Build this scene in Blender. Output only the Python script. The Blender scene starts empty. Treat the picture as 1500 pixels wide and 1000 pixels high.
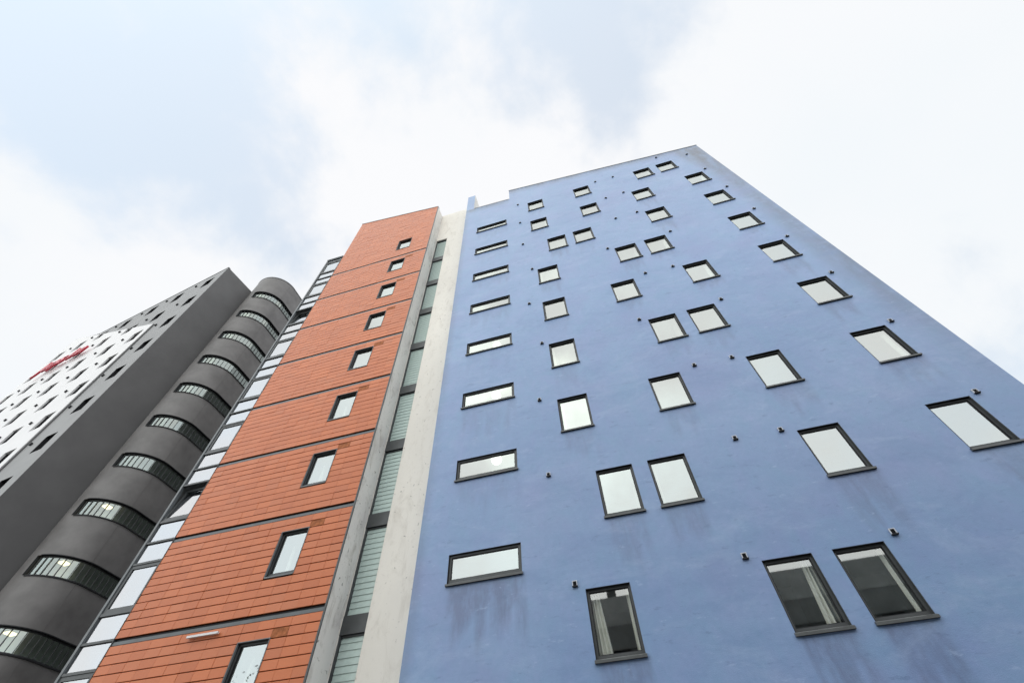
import bpy, bmesh, math, random
from mathutils import Matrix, Vector
random.seed(7)
C = bpy.context.scene.collection
SC = bpy.context.scene
S = 2.8            # storey height in metres; u, d, z below are in storeys, z from eye level
EYE = 1.6
DIST = 3.53198     # eye to the blue facade, in storeys

# ------------------------------------------------------------------ camera
def cam_matrix(a, b, g):
    return Matrix.Rotation(a, 3, 'Z') @ Matrix.Rotation(b, 3, 'X') @ Matrix.Rotation(g, 3, 'Z')
FPX = 659.618
RC = cam_matrix(0.251722, 2.492161, -0.0445266)
cd = bpy.data.cameras.new("camera")
cd.sensor_width = 36.0
cd.lens = FPX / 1500 * 36.0
cd.clip_start = 0.05
cd.clip_end = 3000
cam = bpy.data.objects.new("camera", cd)
cam.matrix_world = Matrix.Translation((0, 0, EYE)) @ RC.to_4x4()
C.objects.link(cam)
SC.camera = cam

def pixdir(px, py):
    v = RC @ Vector(((px - 750) / FPX, -(py - 500) / FPX, -1.0))
    return v.normalized()

# ------------------------------------------------------------------ sun, sky, exposure
SUN_EL, SUN_AZ = math.radians(52), math.radians(190)   # azimuth clockwise from +y
sd = Vector((math.sin(SUN_AZ) * math.cos(SUN_EL), math.cos(SUN_AZ) * math.cos(SUN_EL), math.sin(SUN_EL)))
sl = bpy.data.lights.new("sun", 'SUN')
sl.energy = 2.2
sl.angle = math.radians(140)   # light spread by bright overcast
sl.color = (1.0, 0.965, 0.92)
so = bpy.data.objects.new("sun", sl)
so.rotation_euler = sd.to_track_quat('Z', 'Y').to_euler()
so.location = (0, -20, 60)
C.objects.link(so)

world = bpy.data.worlds.new("World")
SC.world = world
world.use_nodes = True
nt = world.node_tree
nt.nodes.clear()
N, L = nt.nodes, nt.links
def wn(t, **k):
    n = N.new(t)
    for a, b in k.items(): setattr(n, a, b)
    return n
def wmath(op, a, b=None, clamp=False):
    n = wn('ShaderNodeMath', operation=op, use_clamp=clamp)
    for i, v in enumerate((a, b)):
        if v is None: continue
        if isinstance(v, (int, float)): n.inputs[i].default_value = v
        else: L.new(v, n.inputs[i])
    return n.outputs[0]
sky = wn('ShaderNodeTexSky', sky_type='NISHITA', sun_disc=False)
sky.sun_elevation = SUN_EL
sky.sun_rotation = SUN_AZ
sky.air_density = 1.0
sky.dust_density = 2.0
tc = wn('ShaderNodeTexCoord')
sep = wn('ShaderNodeSeparateXYZ')
L.new(tc.outputs['Generated'], sep.inputs[0])
zc = wmath('ADD', wmath('MAXIMUM', sep.outputs[2], 0.0), 0.9)
comb = wn('ShaderNodeCombineXYZ')
L.new(wmath('DIVIDE', sep.outputs[0], zc), comb.inputs[0])
L.new(wmath('DIVIDE', sep.outputs[1], zc), comb.inputs[1])
mp = wn('ShaderNodeMapping')
mp.inputs['Location'].default_value = (3.1, 1.7, 0)
L.new(tc.outputs['Generated'], mp.inputs[0])
nz = wn('ShaderNodeTexNoise')
nz.inputs['Scale'].default_value = 4.2
nz.inputs['Detail'].default_value = 9
nz.inputs['Roughness'].default_value = 0.56
nz.inputs['Distortion'].default_value = 0.15
L.new(mp.outputs[0], nz.inputs['Vector'])
nz2 = wn('ShaderNodeTexNoise')
nz2.inputs['Scale'].default_value = 2.0
nz2.inputs['Detail'].default_value = 4
L.new(mp.outputs[0], nz2.inputs['Vector'])
val = wmath('ADD', wmath('MULTIPLY', nz.outputs[0], 1.0), wmath('MULTIPLY', nz2.outputs[0], 0.35))
# broad cloud banks and clear gaps, as directions
def bank(px, py, cosw, amt, v):
    d = pixdir(px, py)
    dot = wn('ShaderNodeVectorMath', operation='DOT_PRODUCT')
    L.new(tc.outputs['Generated'], dot.inputs[0])
    dot.inputs[1].default_value = d
    mr = wn('ShaderNodeMapRange', interpolation_type='SMOOTHSTEP')
    mr.inputs['From Min'].default_value = cosw
    mr.inputs['From Max'].default_value = 1.0
    L.new(dot.outputs['Value'], mr.inputs['Value'])
    return wmath('ADD', v, wmath('MULTIPLY', mr.outputs[0], amt))
val = bank(640, 200, 0.93, 0.22, val)
val = bank(560, 300, 0.95, 0.16, val)
val = bank(1330, 330, 0.84, 0.19, val)
val = bank(1230, 120, 0.95, 0.10, val)
val = bank(60, 480, 0.93, 0.18, val)
val = bank(330, 70, 0.965, 0.06, val)
val = bank(340, 190, 0.95, -0.16, val)
val = bank(820, 110, 0.975, -0.05, val)
val = bank(960, 190, 0.985, -0.07, val)
val = bank(650, 20, 0.955, -0.15, val)
val = bank(30, 150, 0.96, -0.12, val)
ramp = wn('ShaderNodeValToRGB')
ramp.color_ramp.interpolation = 'EASE'
ramp.color_ramp.elements[0].position = 0.56
ramp.color_ramp.elements[0].color = (0.64, 0.64, 0.64, 1)
ramp.color_ramp.elements[1].position = 0.84
ramp.color_ramp.elements[1].color = (1, 1, 1, 1)
L.new(val, ramp.inputs[0])
# cloud brightness varies a little with its thickness
nz3 = wn('ShaderNodeTexNoise')
nz3.inputs['Scale'].default_value = 2.3
nz3.inputs['Detail'].default_value = 6
mp3 = wn('ShaderNodeMapping')
mp3.inputs['Location'].default_value = (8.3, 4.4, 2.0)
L.new(comb.outputs[0], mp3.inputs[0])
L.new(mp3.outputs[0], nz3.inputs['Vector'])
cr = wn('ShaderNodeValToRGB')
cr.color_ramp.elements[0].position = 0.35
cr.color_ramp.elements[0].color = (7.0, 7.3, 7.55, 1)
cr.color_ramp.elements[1].position = 0.62
cr.color_ramp.elements[1].color = (7.45, 7.5, 7.65, 1)
L.new(nz3.outputs[0], cr.inputs[0])
skyb = wn('ShaderNodeMix', data_type='RGBA', blend_type='MULTIPLY')
skyb.inputs[0].default_value = 1.0
L.new(sky.outputs[0], skyb.inputs[6])
skyb.inputs[7].default_value = (1.75, 2.2, 2.05, 1)
mx = wn('ShaderNodeMix', data_type='RGBA')
L.new(ramp.outputs[0], mx.inputs[0])
L.new(skyb.outputs[2], mx.inputs[6])
L.new(cr.outputs[0], mx.inputs[7])
bg = wn('ShaderNodeBackground')
bg.inputs['Strength'].default_value = 0.1
L.new(mx.outputs[2], bg.inputs['Color'])
wo = wn('ShaderNodeOutputWorld')
L.new(bg.outputs[0], wo.inputs[0])

vs = SC.view_settings
vs.view_transform = 'Standard'
vs.look = 'None'
vs.exposure = 0.37
vs.gamma = 1.0
vs.use_curve_mapping = False
SC.cycles.max_bounces = 8
SC.cycles.transparent_max_bounces = 12
SC.cycles.sample_clamp_indirect = 6

# ------------------------------------------------------------------ materials
class Mat:
    def __init__(s, name, rough=0.6, spec=0.5, metal=0.0):
        s.m = bpy.data.materials.new(name)
        s.m.use_nodes = True
        s.t = s.m.node_tree
        s.b = s.t.nodes['Principled BSDF']
        s.b.inputs['Roughness'].default_value = rough
        s.b.inputs['Specular IOR Level'].default_value = spec
        s.b.inputs['Metallic'].default_value = metal
        s.co = s.n('ShaderNodeTexCoord').outputs['Object']
    def n(s, t, **k):
        n = s.t.nodes.new(t)
        for a, b in k.items(): setattr(n, a, b)
        return n
    def link(s, a, b): s.t.links.new(a, b)
    def noise(s, scale, detail=4, rough=0.55, stretch=None, dist=0.0, off=(0, 0, 0)):
        n = s.n('ShaderNodeTexNoise')
        n.inputs['Scale'].default_value = scale
        n.inputs['Detail'].default_value = detail
        n.inputs['Roughness'].default_value = rough
        n.inputs['Distortion'].default_value = dist
        m = s.n('ShaderNodeMapping')
        m.inputs['Scale'].default_value = stretch or (1, 1, 1)
        m.inputs['Location'].default_value = off
        s.link(s.co, m.inputs[0])
        s.link(m.outputs[0], n.inputs['Vector'])
        return n.outputs[0]
    def rng(s, v, a, b, c=0.0, d=1.0):
        m = s.n('ShaderNodeMapRange')
        for i, x in enumerate((a, b, c, d)): m.inputs[i + 1].default_value = x
        s.link(v, m.inputs[0])
        return m.outputs[0]
    def math(s, op, a, b):
        m = s.n('ShaderNodeMath', operation=op)
        for i, v in enumerate((a, b)):
            if isinstance(v, (int, float)): m.inputs[i].default_value = v
            else: s.link(v, m.inputs[i])
        return m.outputs[0]
    def mix(s, f, a, b, mode='MIX'):
        m = s.n('ShaderNodeMix', data_type='RGBA', blend_type=mode)
        for i, v in ((0, f), (6, a), (7, b)):
            if isinstance(v, (int, float)): m.inputs[i].default_value = v
            elif isinstance(v, tuple): m.inputs[i].default_value = v + (1,) if len(v) == 3 else v
            else: s.link(v, m.inputs[i])
        return m.outputs[2]
    def attr(s, name):
        a = s.n('ShaderNodeAttribute', attribute_name=name)
        return a.outputs['Fac']
    def col(s, v):
        if isinstance(v, tuple): s.b.inputs['Base Color'].default_value = v + (1,)
        else: s.link(v, s.b.inputs['Base Color'])
        return s
    def bump(s, v, strength, dist=0.02):
        b = s.n('ShaderNodeBump')
        b.inputs['Strength'].default_value = strength
        b.inputs['Distance'].default_value = dist
        s.link(v, b.inputs['Height'])
        s.link(b.outputs[0], s.b.inputs['Normal'])
        return s

def m_blue():
    m = Mat('blue_render', 0.42, 0.55)
    big = m.rng(m.noise(0.33, 5, 0.6, (1, 1, 0.8)), 0.33, 0.68)
    mid = m.rng(m.noise(1.6, 6, 0.65, (1, 1, 0.7), 0.6), 0.3, 0.7)
    c = m.mix(big, (0.184, 0.264, 0.476), (0.246, 0.332, 0.545))
    c = m.mix(m.math('MULTIPLY', mid, 0.6), c, (0.165, 0.31, 0.475))
    warm = m.rng(m.noise(0.55, 4, 0.5, off=(9, 3, 5)), 0.5, 0.72)
    c = m.mix(m.math('MULTIPLY', warm, 0.45), c, (0.215, 0.25, 0.46))
    # trowel marks
    tr = m.rng(m.noise(2.6, 8, 0.7, (0.35, 1, 2.8), 0.5), 0.62, 0.72)
    c = m.mix(m.math('MULTIPLY', tr, 0.45), c, (0.10, 0.165, 0.315))
    tr2 = m.rng(m.noise(3.1, 8, 0.7, (0.35, 1, 2.6), 0.5, (4, 4, 9)), 0.64, 0.74)
    c = m.mix(m.math('MULTIPLY', tr2, 0.45), c, (0.34, 0.45, 0.64))
    # washed dirt: stain attribute, broken by streaky noise
    st = m.noise(3.2, 7, 0.7, (1, 1, 0.22), 0.3)
    st2 = m.noise(14, 4, 0.6, (1, 1, 0.5))
    s_ = m.math('MULTIPLY', m.attr('stain'), m.rng(m.math('ADD', m.math('MULTIPLY', st, 0.75), m.math('MULTIPLY', st2, 0.25)), 0.36, 0.60, 0.15, 1.0))
    c = m.mix(m.math('MINIMUM', s_, 0.7), c, (0.115, 0.142, 0.245))
    gr = m.math('MULTIPLY', m.attr('grime'), m.rng(m.noise(1.7, 7, 0.65, (1, 1, 0.3)), 0.3, 0.6, 0.3, 1.0))
    c = m.mix(m.math('MINIMUM', gr, 0.9), c, (0.085, 0.088, 0.10))
    pa = m.rng(m.noise(0.9, 7, 0.72, (0.6, 1, 1.3), 0.5, (6, 2, 4)), 0.50, 0.66)
    c = m.mix(m.math('MULTIPLY', pa, 0.40), c, (0.135, 0.225, 0.41))
    pb = m.rng(m.noise(1.2, 7, 0.72, (0.55, 1, 1.3), 0.5, (1, 7, 2)), 0.53, 0.68)
    c = m.mix(m.math('MULTIPLY', pb, 0.40), c, (0.29, 0.38, 0.57))
    sp = m.rng(m.noise(26, 3, 0.6), 0.70, 0.76)
    c = m.mix(m.math('MULTIPLY', sp, 0.3), c, (0.42, 0.48, 0.62))
    for sc_, off_, lo_, hi_, k_, c_ in ((5.0, (2, 8, 1), 0.60, 0.66, 0.40, (0.09, 0.145, 0.28)), (6.5, (5, 1, 6), 0.62, 0.68, 0.38, (0.36, 0.46, 0.66)), (3.6, (9, 9, 2), 0.63, 0.67, 0.35, (0.10, 0.15, 0.28)), (13.0, (3, 2, 8), 0.62, 0.70, 0.30, (0.11, 0.17, 0.31))):
        q = m.rng(m.noise(sc_, 8, 0.72, (0.42, 1, 1.25), 0.2, off_), lo_, hi_)
        c = m.mix(m.math('MULTIPLY', q, k_), c, c_)
    fg = m.rng(m.noise(9, 6, 0.75), 0.35, 0.65)
    c = m.mix(m.math('MULTIPLY', fg, 0.13), c, (0.10, 0.16, 0.29))
    m.col(c)
    m.bump(m.math('ADD', m.noise(55, 5, 0.7), m.math('MULTIPLY', m.noise(2.2, 6, 0.6), 2.0)), 0.35, 0.012)
    return m.m
def m_concrete(name, base, dark, k=1.0):
    m = Mat(name, 0.75, 0.35)
    a = m.rng(m.noise(0.6, 6, 0.6, (1, 1, 0.35)), 0.3, 0.7)
    c = m.mix(a, base, tuple(x * 0.9 for x in base))
    b = m.rng(m.noise(2.2, 8, 0.7, (1, 1, 0.4), 0.8, (3, 1, 8)), 0.52, 0.75)
    c = m.mix(m.math('MULTIPLY', b, 0.7 * k), c, dark)
    d = m.rng(m.noise(4.5, 8, 0.75, (1, 1, 0.8), 0.3, (7, 5, 2)), 0.55, 0.72)
    c = m.mix(m.math('MULTIPLY', d, 0.4 * k), c, dark)
    sp = m.rng(m.noise(8, 3, 0.6, off=(1, 2, 3)), 0.655, 0.70)
    c = m.mix(m.math('MULTIPLY', sp, 0.7 * k), c, tuple(x * 0.55 for x in dark))
    m.col(c)
    m.bump(m.noise(30, 5, 0.65), 0.2, 0.01)
    return m.m
def m_tile(name, rnd):
    m = Mat(name, 0.45, 0.45)
    if rnd: r = m.n('ShaderNodeObjectInfo').outputs['Random']
    else: r = m.attr('tone')
    c = m.mix(r, (0.47, 0.116, 0.029), (0.56, 0.148, 0.040))
    r2 = m.math('FRACT', m.math('MULTIPLY', r, 7.31), 0.0)
    c = m.mix(m.math('MULTIPLY', m.rng(r2, 0.72, 1.0), 0.35), c, (0.46, 0.155, 0.07))
    w = m.rng(m.noise(0.8, 5, 0.6, (1, 1, 0.5)), 0.35, 0.7)
    c = m.mix(m.math('MULTIPLY', w, 0.28), c, (0.40, 0.110, 0.042))
    f = m.rng(m.noise(18, 5, 0.6), 0.3, 0.7)
    c = m.mix(m.math('MULTIPLY', f, 0.16), c, (0.62, 0.20, 0.08))
    m.col(c)
    m.bump(m.noise(40, 4, 0.6), 0.03, 0.003)
    return m.m
def m_plain(name, c, rough=0.5, spec=0.5, metal=0.0, var=0.15, scale=3.0, bump=0.05):
    m = Mat(name, rough, spec, metal)
    n = m.rng(m.noise(scale, 5, 0.6), 0.3, 0.7)
    m.col(m.mix(n, tuple(x * (1 - var) for x in c), tuple(min(1, x * (1 + var)) for x in c)))
    if bump: m.bump(m.noise(scale * 12, 4), bump, 0.006)
    return m.m
def m_glass(name, fac, gl, tr, wav=0.0):
    m = bpy.data.materials.new(name)
    m.use_nodes = True
    t = m.node_tree
    t.nodes.clear()
    g = t.nodes.new('ShaderNodeBsdfGlossy')
    g.inputs['Color'].default_value = gl + (1,)
    g.inputs['Roughness'].default_value = 0.02
    tn = t.nodes.new('ShaderNodeBsdfTransparent')
    tn.inputs['Color'].default_value = tr + (1,)
    mxn = t.nodes.new('ShaderNodeMixShader')
    mxn.inputs[0].default_value = fac
    out = t.nodes.new('ShaderNodeOutputMaterial')
    t.links.new(tn.outputs[0], mxn.inputs[1])
    t.links.new(g.outputs[0], mxn.inputs[2])
    t.links.new(mxn.outputs[0], out.inputs[0])
    if wav:
        tcn = t.nodes.new('ShaderNodeTexCoord')
        nn = t.nodes.new('ShaderNodeTexNoise')
        nn.inputs['Scale'].default_value = 1.2
        bn = t.nodes.new('ShaderNodeBump')
        bn.inputs['Strength'].default_value = wav
        bn.inputs['Distance'].default_value = 0.01
        t.links.new(tcn.outputs['Object'], nn.inputs[0])
        t.links.new(nn.outputs[0], bn.inputs['Height'])
        t.links.new(bn.outputs[0], g.inputs['Normal'])
    return m
def m_emit(name, c, s):
    m = bpy.data.materials.new(name)
    m.use_nodes = True
    b = m.node_tree.nodes['Principled BSDF']
    b.inputs['Base Color'].default_value = (0.8, 0.8, 0.8, 1)
    b.inputs['Emission Color'].default_value = c + (1,)
    b.inputs['Emission Strength'].default_value = s
    return m

M = dict(
    blue=m_blue(),
    white=m_concrete('pale_concrete', (0.83, 0.785, 0.715), (0.56, 0.51, 0.445)),
    return_=m_concrete('weathered_concrete', (0.78, 0.75, 0.70), (0.40, 0.36, 0.31), 1.3),
    tile=m_tile('terracotta', True), tiles=m_tile('terracotta_far', False),
    joint=m_plain('joint_backing_board', (0.10, 0.035, 0.022), 0.9, 0.1),  # dark reddish board seen through the tile joints
    ventile=m_plain('weathered_vent_tile', (0.33, 0.115, 0.048), 0.8, 0.2, 0, 0.45, 9),
    metal=m_plain('dark_grey_metal', (0.052, 0.056, 0.058), 0.45, 0.5, 0, 0.2),
    black=m_plain('black_lining_and_shade', (0.014, 0.014, 0.017), 0.6, 0.3, 0, 0.2),  # black linings, plus shade painted on tower jambs and channel gaps
    channel=m_plain('grey_channel', (0.12, 0.13, 0.138), 0.45, 0.5, 0, 0.18),
    chan2=m_plain('floor_channel', (0.072, 0.082, 0.088), 0.4, 0.5, 0, 0.25, 2.0),
    sill=m_plain('sill_metal', (0.075, 0.079, 0.08), 0.4, 0.5, 0, 0.2),
    glass=m_glass('reflective_glass', 0.365, (0.90, 0.945, 0.925), (0.75, 0.82, 0.78)),
    clear=m_glass('clearer_glass', 0.27, (0.92, 0.96, 0.94), (0.97, 1.0, 0.98)),
    bay=m_glass('bay_glass', 0.42, (0.90, 0.925, 0.95), (0.6, 0.65, 0.65), 0.03),
    ribbon=m_glass('ribbon_glass', 0.27, (0.78, 0.86, 0.82), (0.62, 0.70, 0.66), 0.05),
    louvre=m_plain('green_grey_louvre', (0.45, 0.55, 0.515), 0.22, 0.6, 0, 0.12),
    dark=m_plain('dark_grey_render', (0.125, 0.122, 0.123), 0.65, 0.4, 0, 0.12, 0.5, 0.1),
    drum=m_plain('drum_cladding', (0.158, 0.150, 0.148), 0.6, 0.4, 0, 0.22, 0.9, 0.08),
    grey=m_plain('grey_render', (0.265, 0.265, 0.268), 0.65, 0.4, 0, 0.10, 0.6, 0.1),
    panel=m_plain('white_cladding', (0.66, 0.65, 0.655), 0.5, 0.4, 0, 0.03, 0.5),
    red=m_plain('red_letters', (0.50, 0.012, 0.04), 0.35, 0.5, 0, 0.1),
    curtain=m_plain('pale_curtain', (0.80, 0.79, 0.74), 0.9, 0.1, 0, 0.06, 6),
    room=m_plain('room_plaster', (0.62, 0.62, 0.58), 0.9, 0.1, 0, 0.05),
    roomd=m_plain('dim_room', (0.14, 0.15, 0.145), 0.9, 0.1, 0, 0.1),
    lamp=m_emit('lamp_glow', (1.0, 0.98, 0.93), 1.5),
    warm=m_emit('warm_lamp_glow', (1.0, 0.80, 0.42), 2.2),
    ventw=m_plain('vent_plastic', (0.50, 0.52, 0.56), 0.5, 0.4, 0, 0.1),
    brick=m_plain('far_brick', (0.11, 0.115, 0.11), 0.9, 0.2, 0, 0.3, 2.0),
    asphalt=m_plain('asphalt', (0.05, 0.05, 0.052), 0.9, 0.3, 0, 0.25, 2.0, 0.3),
    paving=m_plain('paving', (0.15, 0.147, 0.14), 0.85, 0.3, 0, 0.15, 1.5, 0.2),
    ground=m_plain('ground', (0.10, 0.10, 0.09), 0.9, 0.2, 0, 0.25, 0.2, 0.2),
    kerb=m_plain('kerb_stone', (0.32, 0.31, 0.30), 0.8, 0.3, 0, 0.15, 3.0, 0.2),
    paint=m_plain('road_paint', (0.72, 0.71, 0.66), 0.7, 0.3, 0, 0.1, 8.0, 0.1),
    bark=m_plain('bark', (0.06, 0.045, 0.035), 0.9, 0.2, 0, 0.3, 6.0, 0.3),
    leaf=m_plain('leaf', (0.05, 0.075, 0.03), 0.7, 0.3, 0, 0.4, 1.0, 0),
)

# ------------------------------------------------------------------ mesh helpers
class MB:
    def __init__(s): s.v, s.f, s.mi, s.at = [], [], [], {}
    def quad(s, *p, m=0):
        k = len(s.v); s.v += [tuple(q) for q in p]; s.f.append(tuple(range(k, k + len(p)))); s.mi.append(m)
    def box(s, x0, x1, y0, y1, z0, z1, m=0):
        k = len(s.v)
        s.v += [(x, y, z) for x in (x0, x1) for y in (y0, y1) for z in (z0, z1)]
        for f in ((0, 1, 3, 2), (4, 6, 7, 5), (0, 4, 5, 1), (2, 3, 7, 6), (0, 2, 6, 4), (1, 5, 7, 3)):
            s.f.append(tuple(k + i for i in f)); s.mi.append(m)
    def mesh(s, name, mats, smooth=False):
        me = bpy.data.meshes.new(name)
        me.from_pydata(s.v, [], s.f)
        for m in (mats if isinstance(mats, (list, tuple)) else [mats]): me.materials.append(m)
        for p, i in zip(me.polygons, s.mi): p.material_index = i; p.use_smooth = smooth
        me.update()
        return me
def link(name, me, parent=None, loc=(0, 0, 0), rot=None):
    o = bpy.data.objects.new(name, me)
    C.objects.link(o)
    if parent: o.parent = parent
    o.location = loc
    if rot: o.rotation_euler = rot
    return o
def part(name, mb, mats, parent, loc=(0, 0, 0), smooth=False):
    return link(name, mb.mesh(name, mats, smooth), parent, loc)
def thing(name, label, cat, loc=(0, 0, 0), rz=0.0, group=None):
    o = bpy.data.objects.new(name, None)
    o.empty_display_size = 0.5
    C.objects.link(o)
    o.location = loc
    o.rotation_euler = (0, 0, rz)
    o['label'] = label; o['category'] = cat
    if group: o['group'] = group
    return o
def structure(name, mb, mats):
    o = part(name, mb, mats, None)
    o['kind'] = 'structure'
    return o
def Z(z): return EYE + z * S
Z0 = -EYE / S

def clip_poly(pts, line):
    """keep the part of (u,z) polygon under z = line(u) (straight line)"""
    out = []
    for i, p in enumerate(pts):
        q = pts[(i + 1) % len(pts)]
        a, b = line(p[0]) - p[1], line(q[0]) - q[1]
        if a >= 0: out.append(p)
        if (a > 0 > b) or (a < 0 < b):
            t = a / (a - b)
            out.append((p[0] + t * (q[0] - p[0]), p[1] + t * (q[1] - p[1])))
    return out
def breaks(lo, hi, extra, step):
    xs = sorted({round(x, 4) for x in list(extra) + [lo, hi] if lo <= x <= hi})
    out = [xs[0]]
    for a, b in zip(xs, xs[1:]):
        n = max(1, round((b - a) / step))
        out += [a + (b - a) * i / n for i in range(1, n + 1)]
    return out
def grid_wall(mb, us, zs, holes, line=None, pos=None, reveal=0.0, y=0.0, m=0, rm=0):
    """front wall of (u,z) cells with openings, optional reveals of depth reveal; pos maps (u,d,z)->xyz"""
    pos = pos or (lambda u, d, z: (u * S, d * S, Z(z)))
    line = line or (lambda u: (lambda q: 1e9))
    idx = {}
    uz = []
    def vert(u, z):
        k = (round(u, 4), round(z, 4))
        if k not in idx:
            idx[k] = len(mb.v); mb.v.append(pos(u, y, z)); uz.append((u, z))
        return idx[k]
    for a, b in zip(us, us[1:]):
        uc = (a + b) / 2
        hs = [h for h in holes if h[0] < uc < h[1]]
        ln = line(uc)
        for c, d in zip(zs, zs[1:]):
            zc = (c + d) / 2
            if any(h[2] < zc < h[3] for h in hs): continue
            p = clip_poly([(a, c), (b, c), (b, d), (a, d)], ln)
            if len(p) < 3: continue
            mb.f.append(tuple(vert(*q) for q in p)); mb.mi.append(m)
    if reveal:
        for (a, b, c, d) in holes:
            ln = line((a + b) / 2)
            d2a, d2b = min(d, ln(a)), min(d, ln(b))
            if d2a <= c and d2b <= c: continue
            P = lambda u, e, z: pos(u, y + e, z)
            mb.quad(P(a, 0, c), P(a, 0, d2a), P(a, reveal, d2a), P(a, reveal, c), m=rm)
            mb.quad(P(b, 0, c), P(b, reveal, c), P(b, reveal, d2b), P(b, 0, d2b), m=rm)
            mb.quad(P(a, 0, c), P(a, reveal, c), P(b, reveal, c), P(b, 0, c), m=rm)
            if d2a == d and d2b == d:
                mb.quad(P(a, 0, d), P(b, 0, d), P(b, reveal, d), P(a, reveal, d), m=rm)
    return uz

# ------------------------------------------------------------------ window builders (local: opening's lower left corner on the wall face)
def window_meshes(tag, w, h, rec=0.022, fr=0.017, frb=0.027, frr=None, lining=True, sill=True, glass='glass', room=True, dim=False):
    """all sizes in storeys; returns dict of shared meshes"""
    frr = fr if frr is None else frr
    w, h, rec, fr, frb, frr = (x * S for x in (w, h, rec, fr, frb, frr))
    t = 0.006
    f = MB()
    dpt = 0.07
    f.box(0, fr, rec, rec + dpt, 0, h, 0)
    f.box(w - frr, w, rec, rec + dpt, 0, h, 0)
    f.box(fr, w - frr, rec, rec + dpt, h - fr, h, 0)
    f.box(fr, w - frr, rec, rec + dpt, 0, frb, 0)
    # opening-light bead inside the frame
    b = 0.014
    f.box(fr, fr + b, rec + 0.012, rec + 0.05, frb, h - fr, 1)
    f.box(w - frr - b, w - frr, rec + 0.012, rec + 0.05, frb, h - fr, 1)
    f.box(fr + b, w - frr - b, rec + 0.012, rec + 0.05, h - fr - b, h - fr, 1)
    f.box(fr + b, w - frr - b, rec + 0.012, rec + 0.05, frb, frb + b, 1)
    if lining:
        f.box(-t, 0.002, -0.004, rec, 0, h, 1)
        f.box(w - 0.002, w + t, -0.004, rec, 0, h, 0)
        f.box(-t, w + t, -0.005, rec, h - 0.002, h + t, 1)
    f.box(0, w, 0.002, rec, -0.01, 0.003, 0)
    out = {'window': f.mesh('window_frame_' + tag, [M['metal'], M['black']])}
    g = MB()
    yy = rec + 0.035
    g.quad((fr + b, yy, frb + b), (w - frr - b, yy, frb + b), (w - frr - b, yy, h - fr - b), (fr + b, yy, h - fr - b))
    out['pane'] = g.mesh('pane_' + tag, M[glass])
    if sill:
        s = MB()
        o, pr = 0.030, 0.055
        k = 0
        s.v += [(-o, 0.0, 0.005), (w + o, 0.0, 0.005), (w + o, -pr, -0.025), (-o, -pr, -0.025),
                (-o, 0.0, -0.065), (w + o, 0.0, -0.065), (w + o, -pr, -0.07), (-o, -pr, -0.07)]
        for q in ((0, 3, 2, 1), (3, 7, 6, 2), (4, 5, 6, 7), (0, 4, 7, 3), (1, 2, 6, 5)):
            s.f.append(q); s.mi.append(0 if q != (4, 5, 6, 7) else 1)
        out['sill'] = s.mesh('sill_' + tag, [M['sill'], M['black']])
    if room:
        r = MB()
        y0, y1 = rec + dpt + 0.002, rec + 1.9
        x0, x1, z0, z1 = -0.5, w + 0.5, -0.7, h + 0.22
        r.quad((x0, y1, z0), (x1, y1, z0), (x1, y1, z1), (x0, y1, z1))
        r.quad((x0, y0, z1), (x1, y0, z1), (x1, y1, z1), (x0, y1, z1))
        r.quad((x0, y0, z0), (x0, y1, z0), (x1, y1, z0), (x1, y0, z0))
        r.quad((x0, y0, z0), (x0, y0, z1), (x0, y1, z1), (x0, y1, z0))
        r.quad((x1, y0, z0), (x1, y1, z0), (x1, y1, z1), (x1, y0, z1))
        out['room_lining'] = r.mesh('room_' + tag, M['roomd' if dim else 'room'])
    return out
def put_window(ms, parent, u, z, label=None, d=0.0):
    o = link('window', ms['window'], parent, (u * S, d * S, Z(z)))
    if label: o['label'] = label
    for k, me in ms.items():
        if k != 'window': link(k, me, o)
    return o
def curtain_mesh(x0, x1, z0, z1, y, folds, flare=0.0, name='curtain'):
    mb = MB()
    n = folds * 8
    xt0, xt1 = (x0, x0 + (x1 - x0) * (1 - flare)) if flare >= 0 else (x1 - (x1 - x0) * (1 + flare), x1)
    rows = 5
    for j in range(rows):
        t = j / (rows - 1)
        a, b = x0 + (xt0 - x0) * t, x1 + (xt1 - x1) * t
        for i in range(n + 1):
            s = i / n
            mb.v.append((a + (b - a) * s, y + 0.045 * math.sin(s * folds * 2 * math.pi + 0.3 * math.sin(3 * t)), z0 + (z1 - z0) * t))
    for j in range(rows - 1):
        for i in range(n):
            k = j * (n + 1) + i
            mb.f.append((k, k + 1, k + n + 2, k + n + 1)); mb.mi.append(0)
    return mb.mesh(name, M['curtain'], True)

# ================================================================== GROUND
g = MB(); g.quad((-400, -400, 0), (400, -400, 0), (400, 400, 0), (-400, 400, 0))
structure('ground', g, M['ground'])
YF = DIST * S
g = MB(); g.quad((-200, -9, 0.004), (200, -9, 0.004), (200, -2, 0.004), (-200, -2, 0.004))
structure('road', g, M['asphalt'])
g = MB()
for i in range(-20, 20): g.quad((i * 6, -5.55, 0.008), (i * 6 + 3, -5.55, 0.008), (i * 6 + 3, -5.43, 0.008), (i * 6, -5.43, 0.008))
structure('road_markings', g, M['paint'])
g = MB(); g.box(-200, 200, -1.85, YF + 0.5, -0.05, 0.12)
structure('pavement', g, M['paving'])
g = MB(); g.box(-200, 200, -2.0, -1.85, -0.05, 0.125)
structure('kerb', g, M['kerb'])

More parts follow.
